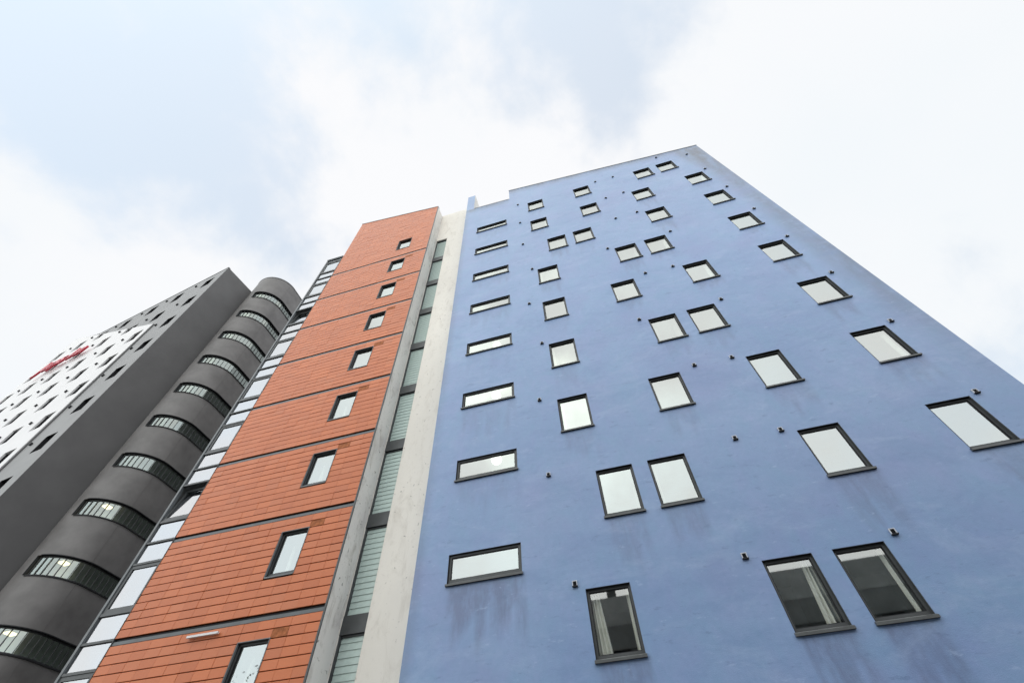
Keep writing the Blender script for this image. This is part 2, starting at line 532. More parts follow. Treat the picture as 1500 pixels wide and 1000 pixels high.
# ================================================================== BLUE BUILDING
blue = thing('blue_building', 'tall block of flats in stained blue render with scattered dark framed windows', 'building', (0, YF, 0))
WB, WT = 0.095, 0.547
sq = [(-.425, 9), (-.425, 8), (.572, 9), (.572, 8), (-.172, 7), (.295, 7), (-.425, 6), (-.425, 5), (-.425, 4), (-.425, 3), (-.425, 1),
      (-.172, 2), (.297, 2), (.838, 4), (1.302, 4), (.572, 3), (1.576, 3), (1.576, 2), (2.577, 2), (2.577, 3), (.838, 6), (1.302, 6),
      (1.576, 5), (.572, 5), (1.848, 9), (2.315, 9), (1.580, 8), (1.580, 7), (2.582, 8), (2.58, 7), (2.58, 6), (2.58, 5), (2.578, 4),
      (.838, 1), (1.302, 1)]
SW, LW = 0.326, 0.640
SB, ST = -0.240, 0.0
slots = [(-1.552, n) for n in range(1, 10)]
holes = [(u, u + SW, n + WB, n + WT) for u, n in sq] + [(u, u + LW, n + SB, n + ST) for u, n in slots]
UL, UR = -1.862, 3.302
def blue_line(uc):
    if uc < -0.82: return lambda u: 10.196 - 0.077 * (u + 1.7)
    return lambda u: 10.69 - 0.1702 * (u + 0.845)
ue = [-0.82] + [h[0] for h in holes] + [h[1] for h in holes]
ze = [h[2] for h in holes] + [h[3] for h in holes]
us = breaks(UL, UR, ue, 0.04)
zs = breaks(Z0, 10.8, ze, 0.06)
mb = MB()
uz = grid_wall(mb, us, zs, holes, blue_line)
nv = len(mb.v)
# sides, back and roof of the block (butted behind the front)
DB = 4.5
def X(u): return u * S
lo_l, lo_r = blue_line(-1)(UL), blue_line(-1)(-0.82)
hi_l, hi_r = blue_line(0)(-0.82), blue_line(0)(UR)
e = 0.0
mb.quad((X(UR), 0, 0), (X(UR), DB * S, 0), (X(UR), DB * S, Z(hi_r)), (X(UR), 0, Z(hi_r)))
mb.quad((X(UL), 0, 0), (X(UL), 0, Z(lo_l)), (X(UL), DB * S, Z(lo_l)), (X(UL), DB * S, 0))
mb.quad((X(UL), 0, Z(lo_l)), (X(-.82), 0, Z(lo_r)), (X(-.82), DB * S, Z(lo_r)), (X(UL), DB * S, Z(lo_l)))
mb.quad((X(-.82), 0, Z(lo_r)), (X(-.82), 0, Z(hi_l)), (X(-.82), DB * S, Z(hi_l)), (X(-.82), DB * S, Z(lo_r)))
mb.quad((X(-.82), 0, Z(hi_l)), (X(UR), 0, Z(hi_r)), (X(UR), DB * S, Z(hi_r)), (X(-.82), DB * S, Z(hi_l)))
mb.quad((X(UL), DB * S, 0), (X(UL), DB * S, Z(lo_l)), (X(-.82), DB * S, Z(lo_r)), (X(UR), DB * S, Z(hi_r)), (X(UR), DB * S, 0))
wall = part('wall', mb, M['blue'], blue)
me = wall.data
stain = me.attributes.new('stain', 'FLOAT', 'POINT')
grime = me.attributes.new('grime', 'FLOAT', 'POINT')
rs = random.Random(3)
drips = []
for (u, n) in sq:
    k = rs.uniform(0.25, 0.75)
    k *= 0.75
    if n == 1: k = 0.72
    drips.append((u + 0.02, u + SW - 0.02 + rs.uniform(-.03, .03), n + WB - 0.03, rs.uniform(0.22, 0.5) + (0.12 if n < 3 else 0), k))
for (u, n) in slots:
    drips.append((u + 0.02, u + LW, n + SB - 0.03, rs.uniform(0.35, 0.6), 0.85 if n == 2 else rs.uniform(.15, .4)))
def smooth(a, b, x):
    t = max(0.0, min(1.0, (x - a) / (b - a))); return t * t * (3 - 2 * t)
for i in range(nv):
    u, z = uz[i]
    s = 0.0
    for (a, b, t, l, k) in drips:
        q = u * 37 + a * 11 + t * 5
        l = l * (0.78 + 0.22 * math.sin(q) + 0.18 * math.sin(2.7 * q + 1))
        if a - 0.05 < u < b + 0.05 and t - l < z < t + 0.01:
            edge = smooth(a - 0.03, a + 0.015, u) * (1 - smooth(b - 0.015, b + 0.03, u))
            s = max(s, k * edge * (1 - smooth(0.55, 1.0, (t - z) / l)))
    stain.data[i].value = s
    top = blue_line(u)(u)
    gtop = 0.7 * (1 - smooth(0.0, 0.32, top - z))
    band = 0.14 + 0.25 * smooth(8.0, 10.0, z)
    gr = (0.62 + 0.30 * smooth(6.5, 9.5, z)) * smooth(UR - band - 0.25, UR - band + 0.12, u) * smooth(2.0, 5.0, z)
    gl = 0.35 * (1 - smooth(0.0, 0.12, u - UL))
    grime.data[i].value = max(gtop, gr, gl)
# coping along the two parapets and the upstand at the step
cp = MB()
def strip(u0, u1, ln, h=0.016, out=0.008, th=0.05):
    a, b = ln(u0), ln(u1)
    k = len(cp.v)
    for (u, zz) in ((u0, a), (u1, b)):
        for (y, dz) in ((-out, 0.0), (-out, h), (th, h), (th, 0.0)):
            cp.v.append((X(u), y * S, Z(zz + dz + 0.001)))
    for q in ((0, 1, 5, 4), (1, 2, 6, 5), (2, 3, 7, 6), (3, 0, 4, 7), (0, 3, 2, 1), (4, 5, 6, 7)):
        cp.f.append(tuple(k + i for i in q)); cp.mi.append(0)
strip(-0.826, UR + 0.004, blue_line(0))
strip(-1.67, -0.828, blue_line(-1), 0.016, 0.006)
part('coping', cp, m_plain('coping_metal', (0.42, 0.42, 0.42), 0.45, 0.5), blue)
fin = MB()
fb = blue_line(-1)(-1.7)
fin.box(X(UL + 0.001), X(-1.678), 0.001, 0.36 * S, Z(fb - 0.25), Z(11.09))
fo = part('parapet_upstand', fin, [M['blue'], M['white']], blue)
fo.data.polygons[1].material_index = 1
# windows
wm = window_meshes('square', SW, WT - WB)
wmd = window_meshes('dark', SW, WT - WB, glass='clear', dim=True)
wms = window_meshes('slot', LW, ST - SB, rec=0.016, fr=0.019, frr=0.026, frb=0.034)
cw = SW * S
cm_edge = curtain_mesh(0.055, 0.13, 0.10, 1.22, 0.24, 2)
cm_edge_r = curtain_mesh(cw - 0.15, cw - 0.05, 0.10, 1.22, 0.24, 2)
cm_left = curtain_mesh(0.06, 0.32, 0.09, 1.2, 0.23, 3, 0.35)
cm_rsmall = curtain_mesh(cw - 0.13, cw - 0.05, 0.09, 1.24, 0.23, 1)
cm_right = curtain_mesh(cw - 0.30, cw - 0.05, 0.09, 1.24, 0.23, 3, -0.35)
for (u, n) in sq:
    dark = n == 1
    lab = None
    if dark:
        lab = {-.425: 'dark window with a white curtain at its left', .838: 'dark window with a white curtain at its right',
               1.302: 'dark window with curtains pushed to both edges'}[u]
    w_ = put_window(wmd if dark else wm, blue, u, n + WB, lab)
    if dark and u < 0: link('curtain', cm_left, w_); link('curtain', cm_rsmall, w_)
    elif dark and u < 1: link('curtain', cm_right, w_)
    elif dark: link('curtain', cm_edge, w_); link('curtain', cm_rsmall, w_)
    elif rs.random() < 0.5: link('curtain', cm_edge if rs.random() < .6 else cm_edge_r, w_)
def globe_mesh(r):
    bm = bmesh.new()
    bmesh.ops.create_uvsphere(bm, u_segments=20, v_segments=12, radius=r)
    me = bpy.data.meshes.new('ceiling_lamp'); bm.to_mesh(me); bm.free()
    for p in me.polygons: p.use_smooth = True
    me.materials.append(M['lamp'])
    return me
gm = globe_mesh(0.155)
LAMP = {n: ((u + 1.552) * S, 0.12 * S, (z - n - SB) * S) for n, u, z in ((3, -1.164, 3.012), (4, -1.165, 3.968), (5, -1.157, 4.959))}
for (u, n) in slots:
    lit = n in (3, 4, 5)
    w_ = put_window(wms, blue, u, n + SB, 'wide slot window with a lit round lamp behind the glass' if lit else None)
    if lit: link('ceiling_lamp', gm, w_, LAMP[n])
# wall vents
vl = [(-0.64, 9.63), (-0.63, 8.63), (-0.62, 7.63), (1.07, 9.62), (1.44, 9.6), (1.1, 8.62), (1.45, 8.64), (1.46, 7.62), (1.08, 7.61),
      (1.73, 6.61), (2.98, 9.63), (2.99, 8.63), (2.99, 7.62), (-0.51, 6.62), (-0.62, 5.61), (0.74, 6.61), (1.08, 5.61), (1.46, 5.6),
      (1.73, 4.6), (0.74, 4.6), (2.99, 6.6), (2.98, 5.6), (2.98, 4.59), (-0.51, 4.61), (-0.62, 3.61), (1.07, 3.6), (1.45, 3.59),
      (2.98, 3.59), (-0.61, 2.61), (1.08, 2.6), (1.46, 2.59), (2.97, 2.58), (-0.5, 1.6), (0.74, 1.6), (1.72, 1.6), (2.45, 9.97)]
a = 0.054
vb = MB()
vb.box(-a, -a + .016, -0.035, 0, -a, a); vb.box(a - .016, a, -0.035, 0, -a, a)
vb.box(-a + .016, a - .016, -0.035, 0, a - .016, a); vb.box(-a + .016, a - .016, -0.02, 0, -a, -a + .012)
vme = vb.mesh('vent', M['ventw'])
vg = MB()
vg.box(-a + .016, a - .016, -0.006, 0, -a + .012, a - .016)
for k in range(4): vg.box(-a + .016, a - .016, -0.024, -0.006, -a + .02 + k * .024, -a + .028 + k * .024)
vg.box(-a - .005, a + .005, -0.055, -0.001, -a - .022, -a - .002)
vgm = vg.mesh('vent_grille', M['black'])
for (u, z) in vl:
    v_ = link('vent', vme, blue, (X(u), -0.0005, Z(z)))
    link('grille', vgm, v_)

# ================================================================== PALE CONCRETE STAIR CORE WITH LOUVRES
RD = 0.272
core = thing('concrete_stair_core', 'narrow pale concrete strip with a column of louvred windows between orange tiles and blue wall', 'building', (0, YF, 0))
c0, c1 = -2.648, -2.398
mb = MB()
lh = [(c0, c1, Z0 + 0.3, 9.625)]
grid_wall(mb, breaks(-2.655, UL + 0.02, [c0, c1], 0.2), breaks(Z0, 11.12, [Z0 + .3, 9.625], 0.5), lh, y=RD, reveal=0.05, rm=0)
mb.box(X(-2.655), X(UL + .02), (RD + 1.2) * S, (RD + 1.25) * S, 0, Z(11.1))
mb.quad((X(-2.655), RD * S, Z(11.12)), (X(UL + .02), RD * S, Z(11.12)), (X(UL + .02), (RD + 1.2) * S, Z(11.12)), (X(-2.655), (RD + 1.2) * S, Z(11.12)))
part('wall', mb, M['white'], core)
mb = MB()
mb.box(X(-2.672), X(-2.657), 0.006 * S, (RD + 1.2) * S, 0, Z(11.085))
part('side_wall', mb, M['return_'], core)
sp = MB()
lw = (c1 - c0) * S
sp.v += [(0, 0, 0), (lw, 0, 0), (lw, -.0, .155 * S), (0, 0, .155 * S)]
sp.f.append((0, 1, 2, 3)); sp.mi.append(0)
sp.quad((0, 0, 0), (0, 0.25, 0), (lw, 0.25, 0), (lw, 0, 0), m=1)
spm = sp.mesh('spandrel', [M['metal'], M['black']])
fr = MB()
fr.box(0, 0.045, 0.0, 0.12, -0.84 * S, 0.0); fr.box(lw - 0.02, lw, 0.02, 0.12, -0.84 * S, 0.0)
fr.box(0.045, lw - .02, 0.03, 0.12, -0.045, 0.0)
frm = fr.mesh('louvre_frame', M['metal'])
slm = MB()
sh = 0.0555 * S
for q in (((0.05, 0.075, 0), (lw - .022, 0.075, 0), (lw - .022, 0.045, sh - .010), (0.05, 0.045, sh - .010)),):
    slm.quad(*q)
x0_, x1_ = 0.05, lw - .022
slm = MB()
slm.v += [(x0_, 0.05, 0), (x1_, 0.05, 0), (x1_, 0.066, sh + .004), (x0_, 0.066, sh + .004), (x0_, 0.058, -.002), (x1_, 0.058, -.002), (x1_, 0.074, sh + .002), (x0_, 0.074, sh + .002)]
for q in ((0, 1, 2, 3), (4, 7, 6, 5), (0, 4, 5, 1), (3, 2, 6, 7), (0, 3, 7, 4), (1, 5, 6, 2)): slm.f.append(q); slm.mi.append(0)
slm_ = slm.mesh('slat', M['louvre'])
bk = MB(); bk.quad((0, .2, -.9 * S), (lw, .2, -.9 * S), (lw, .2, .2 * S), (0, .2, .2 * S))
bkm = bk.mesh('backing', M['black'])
for n in range(0, 11):
    zt = n - 0.385 if n < 10 else 9.6                     # top of the louvre bank
    zb = n - 1.225 if n < 10 else 8.775
    o = link('louvre_window', frm, core, (X(c0), RD * S + 0.03, Z(zt if n < 10 else 9.615)))
    link('backing_board', bkm, o)
    if n < 10:
        link('spandrel', spm, o, (0, -0.02, .0 * S))
    k = int(round((zt - 0.035 - zb) / 0.0555))
    for i in range(k):
        s_ = link('slat', slm_, o, (0, 0, (zb - (zt if n < 10 else 9.615)) * S + 0.012 + i * sh))
# ================================================================== TERRACOTTA BUILDING
oran = thing('terracotta_building', 'tall block clad in rows of orange terracotta tiles with one column of windows', 'building', (0, YF, 0))
OL, OR = -4.875, -2.668
def or_line(u): return 11.107 - 0.198 * (u + 2.67)
OW, OH0, OH1 = (-3.430, -3.120), 0.108, 0.565
oh = [(OW[0], OW[1], n + OH0, n + OH1) for n in range(0, 10)]
mb = MB()
bd = 0.030
grid_wall(mb, breaks(OL + .004, OR - .004, OW, 0.5), breaks(Z0, 11.7, [h[2] for h in oh] + [h[3] for h in oh], 0.5), oh, lambda uc: (lambda u: or_line(u) - 0.006), y=bd)
lz, rz_ = or_line(OL), or_line(OR)
D2 = 7.5
mb.quad((X(OR - .004), bd * S, 0), (X(OR - .004), D2 * S, 0), (X(OR - .004), D2 * S, Z(rz_ - .006)), (X(OR - .004), bd * S, Z(rz_ - .006)))
mb.quad((X(OL + .004), bd * S, 0), (X(OL + .004), bd * S, Z(lz - .006)), (X(OL + .004), D2 * S, Z(lz - .006)), (X(OL + .004), D2 * S, 0), m=1)
mb.quad((X(OL + .004), bd * S, Z(lz - .006)), (X(OR - .004), bd * S, Z(rz_ - .006)), (X(OR - .004), D2 * S, Z(rz_ - .006)), (X(OL + .004), D2 * S, Z(lz - .006)))
mb.quad((X(OL), D2 * S, 0), (X(OL), D2 * S, Z(lz)), (X(OR), D2 * S, Z(rz_)), (X(OR), D2 * S, 0))
part('backing_wall', mb, [M['joint'], M['dark']], oran)
# tile rows
PITCH, ROW = 0.1605, 0.0783
cols = [OR] + [-2.80 - PITCH * k for k in range(13)] + [OL]
cols = [c for c in cols if c >= OL]
tiles = []
for n in range(-1, 10):
    ztop = n + 0.717 if n < 9 else 11.7
    rows = 12 if n < 9 else 40
    zlow = n - 1 + 0.775
    if n == 9: zlow = 8.775
    for r in range(rows):
        if n < 9: t1 = ztop - r * (ztop - zlow) / rows; t0 = ztop - (r + 1) * (ztop - zlow) / rows
        else: t0 = zlow + r * ROW; t1 = t0 + ROW
        if t1 < Z0 + .02: continue
        for a_, b_ in zip(cols[1:], cols):
            if t0 > or_line(a_): continue
            tiles.append((a_, b_, t0, t1, n, r))
GH, GV, TH = 0.0034, 0.0008, 0.013
keep, rest = [], []
for (a_, b_, t0, t1, n, r) in tiles:
    hit = False
    p = [(a_ + GV, b_ - GV)]
    for (h0, h1, z0, z1) in oh:
        if t1 - .012 > z0 and t0 + .012 < z1 and a_ < h1 - .004 and b_ > h0 + .004:
            hit = True
            if a_ < h0 - .02: rest.append((a_ + GV, h0 - .004, t0 + GH, t1 - GH, n))
            if b_ > h1 + .02: rest.append((h1 + .004, b_ - GV, t0 + GH, t1 - GH, n))
    if hit: continue
    if t1 > or_line(b_) :
        rest.append((a_ + GV, b_ - GV, t0 + GH, None, n)); continue
    if n < 9 and r == 1 and abs(a_ + 3.121) < 0.02:
        keep.append((a_, b_, t0, t1, 'vent_tile')); continue
    if t0 > 1.10 and abs(a_ - cols[1]) < 9 and sum(1 for q in keep if q[4] == 'tile') < 300 and (b_ - a_) > 0.12:
        keep.append((a_, b_, t0, t1, 'tile')); continue
    rest.append((a_ + GV, b_ - GV, t0 + GH, t1 - GH, n))
shared = {}
def tile_mesh(w, h, ml):
    k = (round(w, 3), round(h, 3), ml)
    if k not in shared:
        t = MB(); w *= S; h *= S
        c = 0.004
        y0, y1 = 0.0, TH * S
        b = 0.0012
        t.v += [(b, y0, c), (w - b, y0, c), (w - b, y0, h - c), (b, y0, h - c), (0, c, 0), (w, c, 0), (w, c, h), (0, c, h), (0, y1, 0), (w, y1, 0), (w, y1, h), (0, y1, h)]
        for q in ((0, 1, 2, 3), (4, 5, 1, 0), (5, 6, 2, 1), (6, 7, 3, 2), (7, 4, 0, 3), (8, 9, 5, 4), (9, 10, 6, 5), (10, 11, 7, 6), (11, 8, 4, 7)):
            t.f.append(q); t.mi.append(0)
        shared[k] = t.mesh('tile', M[ml])
    return shared[k]
for (a_, b_, t0, t1, kind) in keep:
    me = tile_mesh(b_ - a_ - 2 * GV, t1 - t0 - 2 * GH, 'tile' if kind == 'tile' else 'ventile')
    o = link(kind, me, oran, (X(a_ + GV), random.uniform(-.004, .004), Z(t0 + GH)))
    o.rotation_euler = (random.uniform(-.004, .004), 0, random.uniform(-.003, .003))
tb = MB(); tone = []
rt = random.Random(11)
for (a_, b_, t0, t1, n) in rest:
    if b_ - a_ < 0.01: continue
    y = rt.uniform(-.004, .004)
    k = len(tb.v)
    za, zb = (t1, t1) if t1 is not None else (min(t0 + ROW - .007, or_line(a_)), min(t0 + ROW - .007, or_line(b_)))
    tb.v += [(X(a_), y, Z(t0)), (X(b_), y, Z(t0)), (X(b_), y, Z(zb)), (X(a_), y, Z(za)),
             (X(a_), TH * S, Z(t0)), (X(b_), TH * S, Z(t0)), (X(b_), TH * S, Z(zb)), (X(a_), TH * S, Z(za))]
    for q in ((0, 1, 2, 3), (4, 5, 1, 0), (6, 7, 3, 2), (4, 0, 3, 7), (5, 6, 2, 1)): tb.f.append(tuple(k + i for i in q)); tb.mi.append(0)
    tone += [rt.random()] * 8
to = part('tile_rows', tb, M['tiles'], oran)
to['kind'] = 'stuff'
at = to.data.attributes.new('tone', 'FLOAT', 'POINT')
for i, v in enumerate(tone): at.data[i].value = v
# storey channels, edge trims, coping
for n in range(-0, 9):
    ch = MB()
    ch.box(X(OL + .003), X(OR - .003), 0.004 * S, 0.029 * S, Z(n + .7195), Z(n + .7500), 0)
    ch.box(X(OL + .003), X(OR - .003), 0.020 * S, 0.029 * S, Z(n + .7505), Z(n + .7745), 1)  # recessed strip painted black as the shadow gap over the channel
    part('floor_channel', ch, [M['chan2'], M['black']], oran)
tr = MB()
tr.box(X(OR + .0012), X(OR + .0175), -0.022, 0.0045 * S, 0, Z(11.10))
part('edge_trim', tr, M['metal'], oran)
tr = MB()
tr.box(X(OL - .008), X(OL - .001), -0.010, 0.05 * S, 0, Z(9.67))
part('edge_trim', tr, M['metal'], oran)
cp = MB()
strip(OL - .01, OR + .01, or_line, 0.016, 0.008, 0.06)
part('coping', cp, M['channel'], oran)
wmo = window_meshes('tiled', OW[1] - OW[0], OH1 - OH0, rec=0.026, fr=0.018, frb=0.04, sill=False)
for n in range(0, 10):
    w_ = put_window(wmo, oran, OW[0], n + OH0)
    tm = MB(); ww, hh = (OW[1] - OW[0]) * S, (OH1 - OH0) * S
    if n == 0:
        tm.box(-.012, .006, -.014, .05, -.012, hh + .012); tm.box(ww - .006, ww + .012, -.014, .05, -.012, hh + .012)
        tm.box(.006, ww - .006, -.014, .05, hh - .006, hh + .012); tm.box(.006, ww - .006, -.02, .05, -.03, .006)
        trm = tm.mesh('window_trim', M['channel'])
        cmo = curtain_mesh(0.12, 0.26, 0.16, 1.1, 0.5, 2, 0.4)
    link('window_trim', trm, w_)
    if n in (1, 2, 3, 4): link('curtain', cmo, w_)
wl = MB()
wl.box(X(-3.99), X(-3.67), -0.09, -0.03, Z(1.662), Z(1.680)); wl.box(X(-3.93), X(-3.91), -0.03, 0.0, Z(1.664), Z(1.677)); wl.box(X(-3.75), X(-3.73), -0.03, 0.0, Z(1.664), Z(1.677))
part('wall_light', wl, M['panel'], oran)

# ================================================================== GLAZED BAY
bay = thing('glazed_bay', 'narrow strip of sky reflecting glazing in dark frames beside the orange tiles', 'building', (0, YF, 0))
BL, BR = -5.292, -4.883
BT = 9.690
mb = MB()
mb.quad((X(BL + .006), .03 * S, 0), (X(BL + .006), .03 * S, Z(BT - .01)), (X(BL + .006), 7.5 * S, Z(BT - .01)), (X(BL + .006), 7.5 * S, 0))
mb.quad((X(BL + .006), .03 * S, Z(BT - .01)), (X(BR + .004), .03 * S, Z(BT - .01)), (X(BR + .004), 7.5 * S, Z(BT - .01)), (X(BL + .006), 7.5 * S, Z(BT - .01)))
mb.quad((X(BL + .006), .6 * S, 0), (X(BR + .004), .6 * S, 0), (X(BR + .004), .6 * S, Z(BT - .01)), (X(BL + .006), .6 * S, Z(BT - .01)))
part('wall', mb, M['dark'], bay)
mb = MB()
mb.box(X(BL), X(BL + .030), -0.012, 0.10, 0, Z(BT))
part('mullion', mb, M['channel'], bay)
mb = MB()
mb.box(X(BR - .006), X(BR), 0.004, 0.10, 0, Z(BT))
part('mullion', mb, M['metal'], bay)
mb = MB()
mb.box(X(BL + .030), X(BR - .006), -0.010, 0.10, Z(BT - .035), Z(BT)); mb.box(X(BL - .006), X(BR), -0.03, 0.12, Z(BT), Z(BT + .012))
part('head_rail', mb, M['channel'], bay)
x0, x1 = X(BL + .030), X(BR - .006)
tw_ = x1 - x0
rail = {}
def rail_mesh(h):
    if h not in rail:
        r = MB(); r.box(0, tw_, 0.0, 0.09, -h * S / 2, h * S / 2); rail[h] = r.mesh('transom', M['metal'])
    return rail[h]
def pane_mesh(h, key):
    if key not in rail:
        r = MB(); r.quad((0, 0, 0), (tw_, 0, 0), (tw_, 0, h * S), (0, 0, h * S)); rail[key] = r.mesh('pane', M['bay'])
    return rail[key]
SH = 0.470
sa = MB(); f_ = 0.036 * S
sa.box(0, f_, 0, .06, 0, SH * S); sa.box(tw_ - f_ * .6, tw_, 0, .06, 0, SH * S); sa.box(f_, tw_ - f_ * .6, 0, .06, SH * S - f_, SH * S); sa.box(f_, tw_ - f_ * .6, 0, .06, 0, f_)
sam = sa.mesh('sash', M['metal'])
sg = MB(); sg.quad((f_, .03, f_), (tw_ - f_ * .6, .03, f_), (tw_ - f_ * .6, .03, SH * S - f_), (f_, .03, SH * S - f_))
sgm = sg.mesh('sash_pane', M['bay'])
for n in range(0, 10):
    for zz, h in ((n + .534, .024), (n + .031, .030), (n - .225, .022)):
        if zz > Z0: link('transom', rail_mesh(h), bay, (x0, 0.0, Z(zz)))
    for z0, z1, key in ((n - .213, n + .015, 'pm'), (n - .453, n - .237, 'pl')):
        if z0 > Z0: link('pane', pane_mesh(z1 - z0, key), bay, (x0, 0.045, Z(z0)))
    op = n in (3, 7)
    s_ = link('sash', sam, bay, (x0, 0.02, Z(n + .050)), (math.radians(-9 if n == 3 else -8), 0, 0) if op else None)
    if op: s_['label'] = 'sash tilted open inwards'
    link('pane', sgm, s_)
link('pane', pane_mesh(.105, 'ptop'), bay, (x0, 0.045, Z(9.548)))

# ================================================================== GREY TOWER
TX, TY, TZ = -9.675 * S, 3.8356 * S, 12.36
tower = thing('grey_tower', 'tall grey hotel block with a white clad front panel and dark slit windows', 'building', (TX, TY, 0), math.radians(-8.2))
TWD = 7.42
def t_line(uc): return lambda u: TZ + 0.028 * u
wc = [0.50, 1.70, 2.76, 3.90, 4.96, 5.98, 7.0]
TWW, TWH = 0.34, 0.42
th_ = [(-a - TWW / 2, -a + TWW / 2, n - .38, n - .38 + TWH) for a in wc for n in range(1, 13)]
mb = MB()
ue = [h[0] for h in th_] + [h[1] for h in th_]; ze = [h[2] for h in th_] + [h[3] for h in th_]
grid_wall(mb, breaks(-TWD, 0, ue, 1.0), breaks(Z0, TZ, ze, 1.0), th_, t_line, reveal=0.075, rm=0)
DT = 6.5
zl = TZ - .028 * TWD
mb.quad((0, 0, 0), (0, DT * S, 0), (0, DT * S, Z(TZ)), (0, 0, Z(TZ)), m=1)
mb.quad((-TWD * S, 0, 0), (-TWD * S, 0, Z(zl)), (-TWD * S, DT * S, Z(zl)), (-TWD * S, DT * S, 0), m=0)
mb.quad((-TWD * S, 0, Z(zl)), (0, 0, Z(TZ)), (0, DT * S, Z(TZ)), (-TWD * S, DT * S, Z(zl)), m=0)
mb.quad((-TWD * S, DT * S, 0), (-TWD * S, DT * S, Z(zl)), (0, DT * S, Z(TZ)), (0, DT * S, 0), m=0)
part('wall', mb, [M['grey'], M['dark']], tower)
tf = MB()
w_, h_ = TWW * S, TWH * S
r_ = 0.06 * S
tf.box(0, .05, r_, r_ + .05, 0, h_); tf.box(w_ - .05, w_, r_, r_ + .05, 0, h_); tf.box(.05, w_ - .05, r_, r_ + .05, 0, .05); tf.box(.05, w_ - .05, r_, r_ + .05, h_ - .05, h_)
tf.box(0.001, .012, .004, r_, 0, h_); tf.box(.012, w_ - .002, .004, r_, h_ - .012, h_ - .001)  # left jamb and soffit only, their shade painted as black strips
tfm = tf.mesh('tower_window', M['black'])
tp = MB(); tp.quad((.05, r_ + .03, .05), (w_ - .05, r_ + .03, .05), (w_ - .05, r_ + .03, h_ - .05), (.05, r_ + .03, h_ - .05))
tpm = tp.mesh('pane', m_glass('tower_glass', 0.10, (0.6, 0.62, 0.62), (0.2, 0.2, 0.2)))
tbk = MB(); tbk.quad((-.1, r_ + .3, -.1), (w_ + .1, r_ + .3, -.1), (w_ + .1, r_ + .3, h_ + .1), (-.1, r_ + .3, h_ + .1))  # black sheet behind the pane, the room's darkness put into its colour
tbm = tbk.mesh('dark_room', M['black'])
vtb = MB(); vtb.box(-.07, .07, -0.10, 0, -.07, .07)
vtm = vtb.mesh('vent_hood', M['black'])
PY = -0.032
def p_line(u): return 10.17 + 0.467 * (-u - 1.27)
for a in wc:
    for n in range(1, 13):
        o = link('window', tfm, tower, ((-a - TWW / 2) * S, 0, Z(n - .38)))
        link('pane', tpm, o); link('dark_backing', tbm, o)
        zv = n - 0.02
        av = a + 0.53
        inpanel = 1.27 < av < 7.3 and zv < p_line(-av) - .05
        if av < 7.3 and not (abs(av - 1.27) < .1): link('vent', vtm, tower, (-av * S, (PY if inpanel else 0) * S, Z(zv)))
mb = MB()
ph = [(h[0] - .02, h[1] + .02, h[2] - .02, h[3] + .02) for h in th_ if h[1] < -1.3]
ue = [h[0] for h in ph] + [h[1] for h in ph]; ze = [h[2] for h in ph] + [h[3] for h in ph]
grid_wall(mb, breaks(-7.40, -1.27, ue, 1.0), breaks(0.6, 13.1, ze, 1.0), ph, lambda uc: p_line, y=PY, reveal=0.031, rm=0)
zr, zl2 = p_line(-1.27), p_line(-7.40)
for (u, zz, mi) in ((-1.27, zr, 1), (-7.40, zl2, 0)):
    mb.quad((X(u), PY * S, Z(.6)), (X(u), -.003, Z(.6)), (X(u), -.003, Z(zz)), (X(u), PY * S, Z(zz)), m=mi)
mb.quad((X(-7.4), PY * S, Z(zl2)), (X(-1.27), PY * S, Z(zr)), (X(-1.27), -.003, Z(zr)), (X(-7.4), -.003, Z(zl2)))
mb.quad((X(-7.4), PY * S, Z(.6)), (X(-7.4), -.003, Z(.6)), (X(-1.27), -.003, Z(.6)), (X(-1.27), PY * S, Z(.6)))
mb.quad((X(-7.4), -.003, Z(zl + .005)), (X(-7.4), -.003, Z(zl2)), (X(-5.3), -.003, Z(p_line(-5.3))), (X(-5.3), -.003, Z(TZ - .028 * 5.3 + .005)))
et = MB(); et.box(X(-1.268), X(-1.20), -0.03 * S, -0.002, Z(.6), Z(10.12))
part('panel_edge_trim', et, M['dark'], tower)
part('white_panel', mb, [M['panel'], M['grey']], tower)
cp = MB()
strip(-TWD, 0.004, lambda u: TZ + .028 * u, 0.02, 0.01, 0.06)
part('coping', cp, M['dark'], tower)

# red script sign standing off the white panel
cu = bpy.data.curves.new('sign_lettering', 'FONT')
cu.body = "Jurys Inn"
cu.size = 1.75
cu.shear = 0.35
cu.extrude = 0.06
cu.bevel_depth = 0.012
cu.offset = 0.005
cu.space_character = 0.92
cu.materials.append(M['red'])
tmp = bpy.data.objects.new('tmp_sign', cu); C.objects.link(tmp)
dg = bpy.context.evaluated_depsgraph_get()
sme = bpy.data.meshes.new_from_object(tmp.evaluated_get(dg))
bpy.data.objects.remove(tmp)
sign = bpy.data.objects.new('hotel_sign', sme)
C.objects.link(sign)
TM = Matrix.Translation((TX, TY, 0)) @ Matrix.Rotation(math.radians(-8.2), 4, 'Z')
sign.matrix_world = TM @ Matrix.Translation((-6.28 * S, (PY - .10) * S, Z(10.50))) @ Matrix.Rotation(math.radians(90), 4, 'X')
sign['label'] = 'red slanted script lettering mounted on the white front of the grey hotel'
sign['category'] = 'sign'

